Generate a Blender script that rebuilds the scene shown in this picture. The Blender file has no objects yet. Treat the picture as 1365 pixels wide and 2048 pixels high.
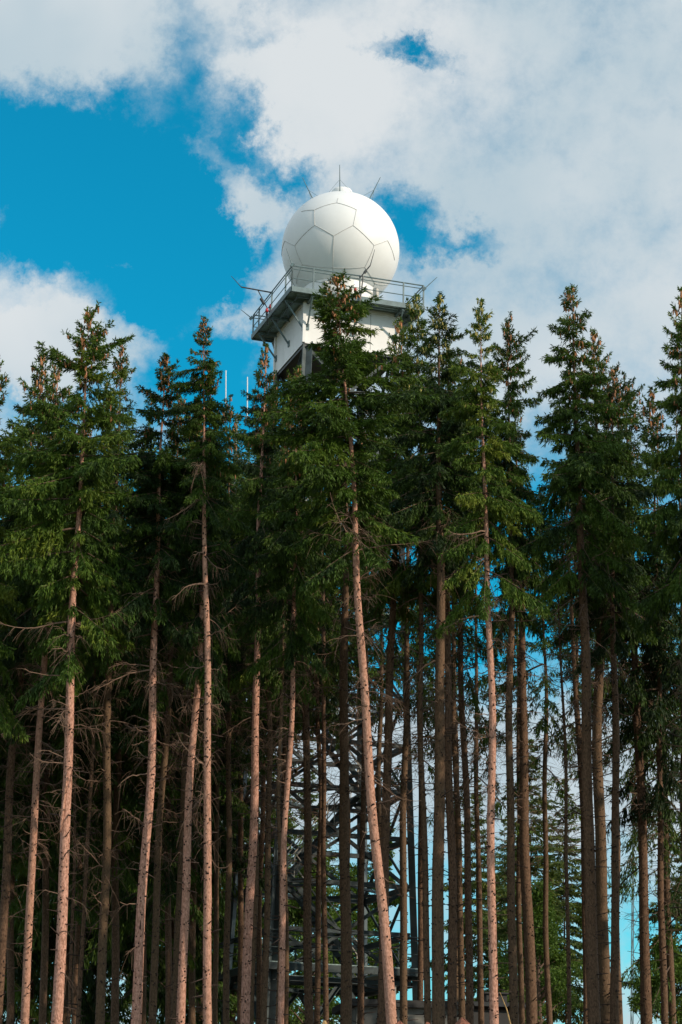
import bpy, math, random
import numpy as np
from mathutils import Vector, Matrix

R = math.radians
SC = bpy.context.scene
COL = SC.collection

# ------------------------------------------------------------------ camera
FPX, PITCH, ROLL = 4300.0, R(16.94), R(1.4)      # focal length in photo pixels, tilt up, roll
EYE = 1.6
cam_d = bpy.data.cameras.new('camera')
cam = bpy.data.objects.new('camera', cam_d)
COL.objects.link(cam)
cam_d.sensor_fit = 'VERTICAL'
cam_d.sensor_height = 36.0
cam_d.lens = 36.0 * FPX / 2048.0
cam_d.clip_start = 0.1
cam_d.clip_end = 20000
cam.matrix_world = Matrix.Translation((0, 0, EYE)) @ Matrix.Rotation(R(90) + PITCH, 4, 'X') @ Matrix.Rotation(ROLL, 4, 'Z')
SC.camera = cam
CR, SR, CP, SP = math.cos(ROLL), math.sin(ROLL), math.cos(PITCH), math.sin(PITCH)


def ray(px, py):
    X, Y = px - 682.5, py - 1024.0
    x = X * CR + Y * SR
    y = -X * SR + Y * CR
    u, v = x / FPX, -y / FPX
    return Vector((u, CP - v * SP, SP + v * CP))


def at(px, py, depth):
    d = ray(px, py)
    k = depth / d.y
    return Vector((d.x * k, depth, EYE + d.z * k))


# ------------------------------------------------------------------ sun, sky, exposure
SUN_AZ, SUN_EL = R(60), R(27)                    # azimuth: to the right, counted from straight behind the camera
SUN = Vector((math.sin(SUN_AZ) * math.cos(SUN_EL), -math.cos(SUN_AZ) * math.cos(SUN_EL), math.sin(SUN_EL)))
sd = bpy.data.lights.new('sun', 'SUN')
sd.energy = 3.7
sd.angle = R(0.6)
sd.color = (1.0, 0.84, 0.66)
so = bpy.data.objects.new('sun', sd)
COL.objects.link(so)
so.rotation_euler = SUN.to_track_quat('Z', 'Y').to_euler()
SC.view_settings.view_transform = 'Standard'
SC.view_settings.look = 'None'
SC.view_settings.exposure = 0.0
SC.view_settings.gamma = 1.0

world = bpy.data.worlds.new('World')
SC.world = world
world.use_nodes = True
WT = world.node_tree
WT.nodes.clear()


class NT:
    """tiny node helper"""
    def __init__(self, tree):
        self.t = tree

    def new(self, kind, **kw):
        n = self.t.nodes.new(kind)
        for k, v in kw.items():
            setattr(n, k, v)
        return n

    def set(self, sock, v):
        if hasattr(v, 'is_output'):
            self.t.links.new(v, sock)
        elif v is not None:
            sock.default_value = v

    def math(self, op, a, b=None, c=None, clamp=False):
        n = self.new('ShaderNodeMath', operation=op, use_clamp=clamp)
        for s, v in zip(n.inputs, (a, b, c)):
            if v is not None:
                self.set(s, v)
        return n.outputs[0]

    def vmath(self, op, a, b=None):
        n = self.new('ShaderNodeVectorMath', operation=op)
        self.set(n.inputs[0], a)
        if b is not None:
            self.set(n.inputs[1], b)
        return n.outputs[0]

    def noise(self, vec, scale, detail=4, rough=.55, color=False, dist=0.0):
        n = self.new('ShaderNodeTexNoise')
        if vec is not None:
            self.set(n.inputs['Vector'], vec)
        n.inputs['Scale'].default_value = scale
        n.inputs['Detail'].default_value = detail
        n.inputs['Roughness'].default_value = rough
        n.inputs['Distortion'].default_value = dist
        return n.outputs['Color' if color else 0]

    def mapr(self, v, a, b, c=0.0, d=1.0, smooth=True):
        n = self.new('ShaderNodeMapRange')
        n.interpolation_type = 'SMOOTHSTEP' if smooth else 'LINEAR'
        self.set(n.inputs[0], v)
        for i, q in enumerate((a, b, c, d)):
            self.set(n.inputs[i + 1], q)
        return n.outputs[0]

    def mix(self, f, a, b, blend='MIX'):
        n = self.new('ShaderNodeMix', data_type='RGBA', blend_type=blend)
        self.set(n.inputs[0], f)
        for s, v in ((n.inputs[6], a), (n.inputs[7], b)):
            self.set(s, (*v, 1) if isinstance(v, tuple) and len(v) == 3 else v)
        return n.outputs[2]


W = NT(WT)
sky = W.new('ShaderNodeTexSky', sky_type='NISHITA')
sky.sun_disc = False
sky.sun_elevation = SUN_EL
sky.sun_rotation = math.atan2(SUN.x, SUN.y)
sky.altitude = 700
sky.air_density = 1.0
sky.dust_density = 0.6
sky.ozone_density = 2.0
blue = W.mix(1.0, sky.outputs[0], (0.03, 1.03, 1.08), 'MULTIPLY')
tc = W.new('ShaderNodeTexCoord')
gen = tc.outputs['Generated']
sx = W.new('ShaderNodeSeparateXYZ')
WT.links.new(gen, sx.inputs[0])
az = W.math('ARCTAN2', sx.outputs[0], sx.outputs[1])
el = W.math('ARCSINE', sx.outputs[2])
cx = W.new('ShaderNodeCombineXYZ')
WT.links.new(az, cx.inputs[0])
WT.links.new(el, cx.inputs[1])
ang = W.vmath('SCALE', cx.outputs[0])
ang.node.inputs['Scale'].default_value = 180 / math.pi     # sky angles in degrees
warp1 = W.vmath('SUBTRACT', W.noise(gen, 9, 2, .5, True), (.5, .5, .5))
warp2 = W.vmath('SUBTRACT', W.noise(gen, 30, 8, .68, True), (.5, .5, .5))
w1 = W.vmath('SCALE', warp1)
w1.node.inputs['Scale'].default_value = 1.8
w2 = W.vmath('SCALE', warp2)
w2.node.inputs['Scale'].default_value = 3.4
wang = W.vmath('ADD', W.vmath('ADD', ang, w1), w2)


def sky_deg(px, py):
    d = ray(px, py).normalized()
    return math.degrees(math.atan2(d.x, d.y)), math.degrees(math.asin(d.z))


def blob(px, py, rx, ry, rot=0):
    """soft elliptical patch of the sky; centre and radii in photo pixels turned into sky angles"""
    a, e = sky_deg(px, py)
    k = math.degrees(1 / FPX)
    m = W.new('ShaderNodeMapping', vector_type='TEXTURE')
    m.inputs['Location'].default_value = (a, e, 0)
    m.inputs['Rotation'].default_value = (0, 0, R(rot))
    m.inputs['Scale'].default_value = (rx * k, ry * k, 1e3)
    WT.links.new(wang, m.inputs['Vector'])
    g = W.new('ShaderNodeTexGradient', gradient_type='SPHERICAL')
    WT.links.new(m.outputs[0], g.inputs[0])
    return g.outputs['Fac']


HOLES = [  # breaks in the cloud: px, py, rx, ry, rot, amount
    (270, 370, 420, 270, -12, 2.6), (60, 300, 230, 200, 0, 1.3), (440, 540, 230, 200, 0, 1.7), (330, 640, 230, 150, 0, 1.3),
    (480, 770, 270, 180, 0, 1.5), (250, 760, 250, 130, 0, 1.1), (825, 105, 105, 36, -8, 1.35), (515, 245, 75, 100, 20, 1.2),
    (815, 450, 80, 95, 0, 1.7), (915, 475, 120, 42, -6, 1.2), (375, 110, 90, 170, 10, .95), (500, 85, 150, 60, 15, .8),
    (575, 385, 100, 70, 20, 1.1), (570, 470, 60, 60, 0, .5), (700, 1130, 1500, 370, 0, 2.0), (700, 1850, 1600, 330, 0, .75), (60, 800, 170, 80, 0, .9), (70, 490, 220, 90, 0, 1.2),
]
PUFFS = [  # clouds inside the blue
    (500, 430, 150, 85, -42, 2.6), (120, 700, 330, 95, 8, 1.8), (450, 625, 150, 60, 0, 1.7), (240, 490, 60, 26, -35, .6),
    (540, 560, 90, 50, -20, .9), (420, 300, 60, 30, 0, .6), (700, 1560, 1500, 190, 4, 1.2), (60, 80, 400, 140, 0, 1.1), (560, 190, 120, 70, 0, .6), (640, 200, 200, 170, 0, 1.2),
]
cov = 1.05
for b in HOLES:
    cov = W.math('MULTIPLY_ADD', blob(*b[:5]), -b[5], cov)
for b in PUFFS:
    cov = W.math('MULTIPLY_ADD', blob(*b[:5]), b[5], cov)
fluff = W.noise(gen, 22, 10, .66)
cov = W.math('ADD', cov, W.math('MULTIPLY', W.math('SUBTRACT', fluff, .5), 2.6))
mask = W.mapr(cov, -.35, 1.35)
shade = W.mapr(W.math('ADD', W.noise(gen, 8, 4, .5), W.math('MULTIPLY', blob(690, 150, 420, 300), .34)), .36, .75)
cloud_col = W.mix(shade, (0.57, 0.69, 0.76), (0.82, 0.86, 0.88))
bg_sky = W.new('ShaderNodeBackground')
WT.links.new(blue, bg_sky.inputs['Color'])
bg_sky.inputs['Strength'].default_value = 0.15
bg_cl = W.new('ShaderNodeBackground')
WT.links.new(cloud_col, bg_cl.inputs['Color'])
dsun = W.new('ShaderNodeVectorMath', operation='DOT_PRODUCT')
WT.links.new(gen, dsun.inputs[0])
dsun.inputs[1].default_value = tuple(SUN)
W.set(bg_cl.inputs['Strength'], W.mapr(dsun.outputs['Value'], -.1, 1, .90, 1.25))   # cloud is brighter round the sun
mx = W.new('ShaderNodeMixShader')
WT.links.new(W.math('MULTIPLY', mask, .97), mx.inputs[0])
WT.links.new(bg_sky.outputs[0], mx.inputs[1])
WT.links.new(bg_cl.outputs[0], mx.inputs[2])
wo = W.new('ShaderNodeOutputWorld')
WT.links.new(mx.outputs[0], wo.inputs[0])

# ------------------------------------------------------------------ materials


def material(name):
    m = bpy.data.materials.new(name)
    m.use_nodes = True
    m.node_tree.nodes.clear()
    n = NT(m.node_tree)
    p = n.new('ShaderNodeBsdfPrincipled')
    o = n.new('ShaderNodeOutputMaterial')
    m.node_tree.links.new(p.outputs[0], o.inputs[0])
    return m, n, p, o


def obj_coord(n):
    return n.new('ShaderNodeTexCoord').outputs['Object']


def stretch(n, vec, s):
    m = n.new('ShaderNodeMapping')
    m.inputs['Scale'].default_value = s
    n.set(m.inputs['Vector'], vec)
    return m.outputs[0]


def bump(n, p, h, strength, dist=.02):
    b = n.new('ShaderNodeBump')
    b.inputs['Strength'].default_value = strength
    b.inputs['Distance'].default_value = dist
    n.set(b.inputs['Height'], h)
    n.set(p.inputs['Normal'], b.outputs[0])


def mat_plain(name, col, rough=.55, metal=0.0, var=.12, scale=6):
    m, n, p, o = material(name)
    c = obj_coord(n)
    f = n.noise(c, scale, 5, .6)
    dark = tuple(v * (1 - var * 1.6) for v in col)
    lite = tuple(min(1, v * (1 + var * .6)) for v in col)
    n.set(p.inputs['Base Color'], n.mix(n.mapr(f, .3, .7), dark, lite))
    p.inputs['Roughness'].default_value = rough
    p.inputs['Metallic'].default_value = metal
    return m


def mat_bark(name, c0, c1, c2):
    m, n, p, o = material(name)
    c = obj_coord(n)
    oi = n.new('ShaderNodeObjectInfo')
    rnd = oi.outputs['Random']
    flakes = n.noise(stretch(n, c, (1, 1, .5)), 26, 5, .65)
    bands = n.noise(stretch(n, c, (.6, .6, 2.6)), 3.0, 4, .6)
    col = n.mix(n.mapr(flakes, .32, .68), c0, c1)
    col = n.mix(n.mapr(bands, .45, .75, 0, .55), col, tuple((a_ + b_) / 2 * .8 for a_, b_ in zip(c1, c2)))
    col = n.mix(n.mapr(rnd, 0, 1, 0, .35), col, c2)
    n.set(p.inputs['Base Color'], col)
    p.inputs['Roughness'].default_value = .85
    p.inputs['Specular IOR Level'].default_value = .2
    bump(n, p, flakes, .7, .02)
    return m


def mat_needles(name, dark, light, tip, trans=.22):
    m, n, p, o = material(name)
    c = obj_coord(n)
    at_ = n.new('ShaderNodeAttribute')
    at_.attribute_name = 'tint'
    oi = n.new('ShaderNodeObjectInfo')
    f = n.math('ADD', n.math('MULTIPLY', n.noise(c, 1.6, 3, .6), .5), n.math('MULTIPLY', at_.outputs['Fac'], .5))
    f = n.math('ADD', f, n.math('MULTIPLY', n.math('SUBTRACT', oi.outputs['Random'], .5), .35))
    col = n.mix(n.mapr(f, .25, .6), dark, light)
    col = n.mix(n.mapr(f, .6, .9), col, tip)
    n.set(p.inputs['Base Color'], col)
    p.inputs['Roughness'].default_value = .6
    p.inputs['Specular IOR Level'].default_value = .25
    tr = n.new('ShaderNodeBsdfTranslucent')
    n.set(tr.inputs[0], n.mix(.5, col, light))
    ms = n.new('ShaderNodeMixShader')
    ms.inputs[0].default_value = trans
    L = m.node_tree.links
    L.new(p.outputs[0], ms.inputs[1])
    L.new(tr.outputs[0], ms.inputs[2])
    L.new(ms.outputs[0], o.inputs[0])
    return m


M = {}
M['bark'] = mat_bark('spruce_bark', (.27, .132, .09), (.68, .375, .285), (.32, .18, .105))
M['bark_shade_olive'] = mat_bark('shaded_olive_bark', (.075, .042, .026), (.20, .118, .075), (.13, .095, .05))  # darker bark copy: the wood's shade put into colour, plus a lichen olive tone
M['knot'] = mat_plain('branch_knot', (.05, .03, .022), .9)
M['twig'] = mat_plain('branch_wood', (.12, .075, .05), .9)
M['dead'] = mat_plain('dead_branch_wood', (.20, .125, .085), .9, var=.3, scale=3)
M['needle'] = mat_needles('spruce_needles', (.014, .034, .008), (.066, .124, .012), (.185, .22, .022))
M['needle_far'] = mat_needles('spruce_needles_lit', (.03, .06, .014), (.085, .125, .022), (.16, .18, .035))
M['leaf'] = mat_needles('broad_leaves', (.03, .065, .01), (.085, .15, .018), (.15, .20, .025), .35)
M['cone'] = mat_plain('brown_cone', (.40, .17, .065), .7, var=.3, scale=8)
M['cone_pale'] = mat_plain('pale_cone', (.42, .36, .10), .7, var=.3, scale=8)
M['white'] = mat_plain('white_cladding', (.80, .80, .79), .45, var=.03, scale=1.5)
M['dome'] = mat_plain('radome_white', (.80, .815, .82), .42, var=.025, scale=1.2)
M['seam'] = mat_plain('seam_grey', (.50, .50, .49), .6)
M['steel'] = mat_plain('galvanised_steel', (.135, .20, .215), .55, .1, .18, 4)
M['lattice'] = mat_plain('dark_green_steel_paint', (.042, .064, .07), .6, 0, .2, 3)
M['leg'] = mat_plain('grey_leg_paint', (.10, .125, .13), .6, 0, .2, 3)
M['grate'] = mat_plain('deck_grating', (.30, .42, .42), .6, 0, .2, 9)
M['dark'] = mat_plain('dark_steel', (.06, .065, .07), .5, .3)
M['red'] = mat_plain('red_lens', (.55, .04, .05), .3)
M['hut'] = mat_plain('grey_render', (.27, .27, .25), .85, var=.2, scale=2)
M['roof'] = mat_plain('dark_roofing', (.05, .05, .05), .8)
M['glass'] = mat_plain('window_glass', (.03, .035, .04), .12)
M['rod'] = mat_plain('white_fibreglass', (.75, .76, .77), .4, var=.03)
M['tin'] = mat_plain('pale_concrete', (.55, .52, .47), .8, var=.15)


def mat_ground():
    m, n, p, o = material('forest_floor')
    c = n.new('ShaderNodeTexCoord').outputs['Object']
    a = n.noise(c, .6, 6, .6)
    b = n.noise(c, 9, 5, .65)
    col = n.mix(n.mapr(b, .3, .7), (.030, .018, .010), (.115, .060, .030))
    col = n.mix(n.mapr(a, .48, .62, 0, .7), col, (.04, .06, .018))
    sy = n.new('ShaderNodeSeparateXYZ')
    n.set(sy.inputs[0], c)
    bounce_mead = n.mapr(n.math('ADD', sy.outputs[1], n.math('MULTIPLY', a, 6)), 38, 42, 1, 0)
    col = n.mix(bounce_mead, col, n.mix(n.mapr(b, .3, .7), (.10, .11, .035), (.20, .19, .075)))     # unseen dry meadow before the wood, added to bounce light upward
    n.set(p.inputs['Base Color'], col)
    p.inputs['Roughness'].default_value = .95
    bump(n, p, b, .8, .08)
    return m


M['ground'] = mat_ground()
M['soil'] = mat_plain('red_brown_litter', (.20, .075, .045), .95, var=.5, scale=7)
M['straw'] = mat_plain('dry_straw', (.42, .27, .11), .85, var=.3, scale=8)


# ------------------------------------------------------------------ mesh helpers
def tag(o, label=None, cat=None, group=None, kind=None):
    if label:
        o['label'] = label
    if cat:
        o['category'] = cat
    if group:
        o['group'] = group
    if kind:
        o['kind'] = kind
    return o


def empty(name, loc=(0, 0, 0), parent=None):
    o = bpy.data.objects.new(name, None)
    o.empty_display_size = .3
    o.location = loc
    o.parent = parent
    COL.objects.link(o)
    return o


def link(name, me, parent=None, loc=None):
    o = bpy.data.objects.new(name, me)
    COL.objects.link(o)
    o.parent = parent
    if loc is not None:
        o.location = loc
    return o


class MB:
    """collects verts and faces; build() links ONE mesh object"""
    def __init__(self):
        self.v, self.f, self.m, self.n = [], [], [], 0

    def add(self, v, f, mi=0):
        v = np.asarray(v, float)
        for q in f:
            self.f.append(tuple(i + self.n for i in q))
            self.m.append(mi)
        self.v.append(v)
        self.n += len(v)

    def tube(self, pts, rad, sides=6, mi=0, caps=True):
        pts = [Vector(p) for p in pts]
        rad = rad if hasattr(rad, '__len__') else [rad] * len(pts)
        V, F = [], []
        up = None
        for i, p in enumerate(pts):
            t = (pts[min(i + 1, len(pts) - 1)] - pts[max(i - 1, 0)]).normalized()
            if up is None:
                up = Vector((0, 0, 1)) if abs(t.z) < .9 else Vector((1, 0, 0))
            a = t.cross(up).normalized()
            b = a.cross(t).normalized()
            up = b
            for k in range(sides):
                w = 2 * math.pi * k / sides
                V.append(p + (a * math.cos(w) + b * math.sin(w)) * rad[i])
        for i in range(len(pts) - 1):
            for k in range(sides):
                k2 = (k + 1) % sides
                F.append((i * sides + k, i * sides + k2, (i + 1) * sides + k2, (i + 1) * sides + k))
        if caps:
            F.append(tuple(range(sides))[::-1])
            F.append(tuple((len(pts) - 1) * sides + k for k in range(sides)))
        self.add([tuple(v) for v in V], F, mi)
        return self

    def bar(self, a, b, w, h, up=(0, 0, 1), mi=0):
        """rectangular bar from a to b, w sideways, h along up"""
        a, b, up = Vector(a), Vector(b), Vector(up)
        t = (b - a).normalized()
        s = t.cross(up)
        if s.length < 1e-4:
            s = t.cross(Vector((1, 0, 0)))
        s.normalize()
        u = s.cross(t).normalized()
        V = []
        for p in (a, b):
            for i, j in ((-1, -1), (1, -1), (1, 1), (-1, 1)):
                V.append(tuple(p + s * (i * w / 2) + u * (j * h / 2)))
        self.add(V, [(3, 2, 1, 0), (4, 5, 6, 7), (0, 1, 5, 4), (1, 2, 6, 5), (2, 3, 7, 6), (3, 0, 4, 7)], mi)
        return self

    def angle(self, a, b, w, t=.012, up=(0, 0, 1)):
        """an L-shaped steel section from a to b"""
        a, b, up = Vector(a), Vector(b), Vector(up)
        d = (b - a).normalized()
        s = d.cross(up)
        if s.length < 1e-4:
            s = d.cross(Vector((1, 0, 0)))
        s.normalize()
        u = s.cross(d).normalized()
        self.bar(a + u * (w / 2), b + u * (w / 2), t, w, u)
        self.bar(a + s * (w / 2 + t / 2 + .001), b + s * (w / 2 + t / 2 + .001), w, t, u)
        return self

    def box(self, c, x, y, z, rot=0, mi=0):
        c = Vector(c)
        q = Matrix.Rotation(rot, 3, 'Z')
        V = [tuple(c + q @ Vector((i * x / 2, j * y / 2, k * z / 2))) for k in (-1, 1) for i, j in ((-1, -1), (1, -1), (1, 1), (-1, 1))]
        self.add(V, [(3, 2, 1, 0), (4, 5, 6, 7), (0, 1, 5, 4), (1, 2, 6, 5), (2, 3, 7, 6), (3, 0, 4, 7)], mi)
        return self

    def lathe(self, c, prof, seg=32, mi=0):
        c = Vector(c)
        V, F = [], []
        for r, z in prof:
            for k in range(seg):
                w = 2 * math.pi * k / seg
                V.append((c.x + r * math.cos(w), c.y + r * math.sin(w), c.z + z))
        for i in range(len(prof) - 1):
            for k in range(seg):
                k2 = (k + 1) % seg
                F.append((i * seg + k, i * seg + k2, (i + 1) * seg + k2, (i + 1) * seg + k))
        F.append(tuple(range(seg))[::-1])
        F.append(tuple((len(prof) - 1) * seg + k for k in range(seg)))
        self.add(V, F, mi)
        return self

    def mesh(self, name, mats, smooth=False):
        me = bpy.data.meshes.new(name)
        me.from_pydata([tuple(p) for p in np.concatenate(self.v)], [], self.f)
        for m in (mats if isinstance(mats, (list, tuple)) else [mats]):
            me.materials.append(m)
        me.polygons.foreach_set('material_index', self.m)
        if smooth:
            me.polygons.foreach_set('use_smooth', [True] * len(self.f))
        me.update()
        return me

    def build(self, name, mats, parent=None, smooth=False):
        return link(name, self.mesh(name, mats, smooth), parent)


def quads_mesh(name, V, mats, tint=None, extra=None):
    """V: (n,4,3) array of quads in material 0; extra = (verts, faces(n,4), material index)"""
    V = np.asarray(V, np.float32)
    n = len(V)
    verts = V.reshape(-1, 3)
    loops = np.arange(n * 4, dtype=np.int32)
    mi = np.zeros(n, np.int32)
    if extra is not None:
        ev, ef, em = extra
        loops = np.concatenate([loops, (np.asarray(ef, np.int32) + len(verts)).reshape(-1)])
        verts = np.concatenate([verts, np.asarray(ev, np.float32)])
        mi = np.concatenate([mi, np.full(len(ef), em, np.int32)])
    nf = len(mi)
    me = bpy.data.meshes.new(name)
    me.vertices.add(len(verts))
    me.vertices.foreach_set('co', verts.reshape(-1))
    me.loops.add(nf * 4)
    me.loops.foreach_set('vertex_index', loops.astype(np.int32))
    me.polygons.add(nf)
    me.polygons.foreach_set('loop_start', np.arange(0, nf * 4, 4, dtype=np.int32))
    for m in mats:
        me.materials.append(m)
    me.polygons.foreach_set('material_index', mi)
    a = me.attributes.new('tint', 'FLOAT', 'FACE')
    t = np.zeros(nf, np.float32)
    if tint is not None:
        t[:n] = tint
    a.data.foreach_set('value', t)
    me.update(calc_edges=True)
    return me


def norm(a):
    return a / np.maximum(np.linalg.norm(a, axis=-1, keepdims=True), 1e-6)


def twig_quads(p, d, length, width, rng):
    """slim diamonds (a needled twig) from p along d"""
    d = norm(d)
    s = norm(np.cross(d, rng.normal(size=d.shape)))
    length, width = length[:, None], width[:, None]
    mid = p + d * length * .45
    return np.stack([p, mid + s * width * .5, p + d * length, mid - s * width * .5], 1)


def tubes_np(paths, r0, r1):
    """three-sided tapering tubes along many paths (n,k,3)"""
    n, k, _ = paths.shape
    t = norm(np.gradient(paths, axis=1))
    a = norm(np.cross(t, np.array([.13, .21, .97])))
    b = np.cross(t, a)
    f = np.linspace(0, 1, k)[None, :, None]
    rad = np.asarray(r0)[:, None, None] * (1 - f) + np.asarray(r1)[:, None, None] * f
    ring = np.stack([paths + rad * (a * math.cos(w) + b * math.sin(w)) for w in (0, 2.094, 4.189)], 2)
    V = ring.reshape(-1, 3)
    base = (np.arange(n)[:, None, None] * k + np.arange(k - 1)[None, :, None]) * 3
    j = np.arange(3)[None, None, :]
    j2 = (j + 1) % 3
    F = np.stack([base + j, base + j2, base + 3 + j2, base + 3 + j], -1).reshape(-1, 4)
    return V, F


# ------------------------------------------------------------------ spruce crown prototypes (apex at z = 0, hanging down)
def make_crown(name, L, Rc, seed, mat, step=.05, tw=(.09, .17, .020, .034), per=3, keep=1.0, hang=1.0, cones=0, conical=False, gap=.27, dead_low=.0):
    rng = np.random.default_rng(seed)
    Q, T, P, R0 = [], [], [], []
    cone_pts = []
    full, pw, lob = rng.uniform(.40, .62), rng.uniform(.55, .78), rng.uniform(.14, .28)
    ph0, ph1 = rng.uniform(0, 6.28, 2)
    d = .10
    while d < L:
        t = d / L
        nb = rng.integers(4, 7) if t > .06 else 3
        a0 = rng.uniform(0, 6.28)
        for i in range(nb):
            if rng.random() > keep or (t > .62 and rng.random() < (t - .62) * 1.6):
                continue
            azm = a0 + i * 6.283 / nb + rng.normal(0, .25)
            prof = t ** .85 if conical else min(1.0, (t / full) ** pw)
            prof *= 1 + lob * math.sin(azm + ph0 + d * .9) + lob * .8 * math.sin(2 * azm + ph1 - d * 1.7)
            ln = max(.10, Rc * prof * rng.uniform(.55, 1.2))
            if rng.random() < .07:
                ln *= 1.25
            elif t > .1 and rng.random() < .22:
                ln *= .42                      # short inner shoots close to the stem
            e = (R(52) * (1 - t / .30) if t < .30 else -R(26) * (t - .3) / .7) + rng.normal(0, .13)
            k = 9
            s = np.linspace(0, 1, k)
            dr, up = .10 + .42 * t * hang, .16 + .10 * t
            rad = ln * (s * math.cos(e))
            z = ln * (s * math.sin(e) - dr * s ** 2 + up * s ** 3.2)
            bend = rng.normal(0, .10) * ln * s ** 2
            dirh = np.array([math.cos(azm), math.sin(azm), 0])
            perp = np.array([-dirh[1], dirh[0], 0])
            zb = -d + rng.normal(0, .05)
            path = dirh * rad[:, None] + perp * bend[:, None] + np.array([0, 0, 1]) * (z + zb)[:, None]
            P.append(path)
            R0.append(.006 + .010 * ln)
            # secondary shoots
            ns = max(8, int(ln / step) * 2)
            ss = rng.uniform(.08 if t < .5 else .18, 1.0, ns)
            x = ss * (k - 1)
            i0 = np.minimum(x.astype(int), k - 2)
            fr = (x - i0)[:, None]
            p0 = path[i0] * (1 - fr) + path[i0 + 1] * fr
            tan = norm(path[i0 + 1] - path[i0])
            side = np.where(rng.random(ns) < .5, -1, 1)[:, None]
            hg = (.10 + hang * 2.1 * t * rng.uniform(.15, 1.0, ns))[:, None]
            sd_ = norm(tan * rng.uniform(.35, .9, (ns, 1)) + perp * side * rng.uniform(.45, .9, (ns, 1)) + np.array([0, 0, -1]) * hg
                       + rng.normal(0, .12, (ns, 3)))
            ls = (.07 + .34 * ln * (1.02 - ss) ** .55 * rng.uniform(.5, 1.1, ns)) * (.5 + .5 * min(1, t / .25))
            ls = np.minimum(ls, .62)
            tn = rng.uniform(0, 1) * .6
            # twigs along every shoot
            nt = np.maximum(2, (ls / .055 * per).astype(int))
            idx = np.repeat(np.arange(ns), nt)
            u = rng.uniform(.05, 1.0, len(idx))
            sag = np.array([0, 0, -1]) * (.30 * hang * t * ls[idx] * u ** 2)[:, None]
            pt = p0[idx] + sd_[idx] * (ls[idx] * u)[:, None] + sag
            td = norm(sd_[idx] + rng.normal(0, .55, (len(idx), 3)) + np.array([0, 0, -(.1 + 1.1 * hang * t)]))
            sz = .66 + .34 * min(1, t / .2)
            Q.append(twig_quads(pt, td, rng.uniform(tw[0], tw[1], len(idx)) * sz, rng.uniform(tw[2], tw[3], len(idx)), rng))
            T.append(np.clip(tn + .45 * u * rng.uniform(.4, 1, len(idx)), 0, 1))
            # leading shoot needles along the branch itself
            na = max(4, int(ln / .03))
            xa = rng.uniform(.25, 1, na) * (k - 1)
            ia = np.minimum(xa.astype(int), k - 2)
            pa = path[ia] + (path[ia + 1] - path[ia]) * (xa - ia)[:, None]
            Q.append(twig_quads(pa, norm(path[ia + 1] - path[ia]) + rng.normal(0, .4, (na, 3)), rng.uniform(.08, .14, na), rng.uniform(.03, .045, na), rng))
            T.append(np.full(na, tn + .25))
            if cones and d < 3.2:
                for q in range(rng.integers(1, 6)):
                    w = rng.uniform(.3, 1)
                    j = int(w * (k - 1))
                    cone_pts.append((path[j] + rng.normal(0, .02, 3), d))
        d += gap * rng.uniform(.6, 1.5) * (.8 if t < .12 else 1)
    # leader
    nl = 60
    zz = -rng.uniform(0, .45, nl)
    pl = np.stack([np.zeros(nl), np.zeros(nl), zz - .0], 1)
    dl = rng.normal(0, 1, (nl, 3))
    dl[:, 2] = np.abs(dl[:, 2]) * .6 + .6
    Q.append(twig_quads(pl, dl, rng.uniform(.05, .10, nl), rng.uniform(.02, .032, nl), rng))
    T.append(np.full(nl, .5))
    Q = np.concatenate(Q)
    T = np.concatenate(T)
    paths = np.stack(P)
    ev, ef = tubes_np(paths, np.array(R0), np.full(len(P), .003))
    me = quads_mesh(name, Q, [mat, M['twig']], T, (ev, ef, 1))
    cone_me = None
    if cones:
        rng.shuffle(cone_pts)
        cone_pts.sort(key=lambda q: q[1] + rng.uniform(0, 1.9))
        mb = []
        for p, dd in cone_pts[:cones]:
            L_, r_ = rng.uniform(.11, .17), rng.uniform(.021, .029)
            ax = norm(np.array([rng.normal(0, .14), rng.normal(0, .14), -1]))
            sd1 = norm(np.cross(ax, np.array([1, .2, 0])))
            sd2 = np.cross(ax, sd1)
            rings = []
            for h, rr in ((0, .35), (.25, .95), (.55, 1.0), (.85, .6), (1, .12)):
                rings.append([p + ax * (L_ * h + .02) + (sd1 * math.cos(w) + sd2 * math.sin(w)) * r_ * rr for w in np.arange(5) * 1.2566])
            rings = np.array(rings)
            for a in range(4):
                for b in range(5):
                    c = (b + 1) % 5
                    mb.append([rings[a, b], rings[a, c], rings[a + 1, c], rings[a + 1, b]])
        cone_me = np.array(mb)
    return dict(me=me, L=L, R=Rc, cones=cone_me, n=len(Q))


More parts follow.
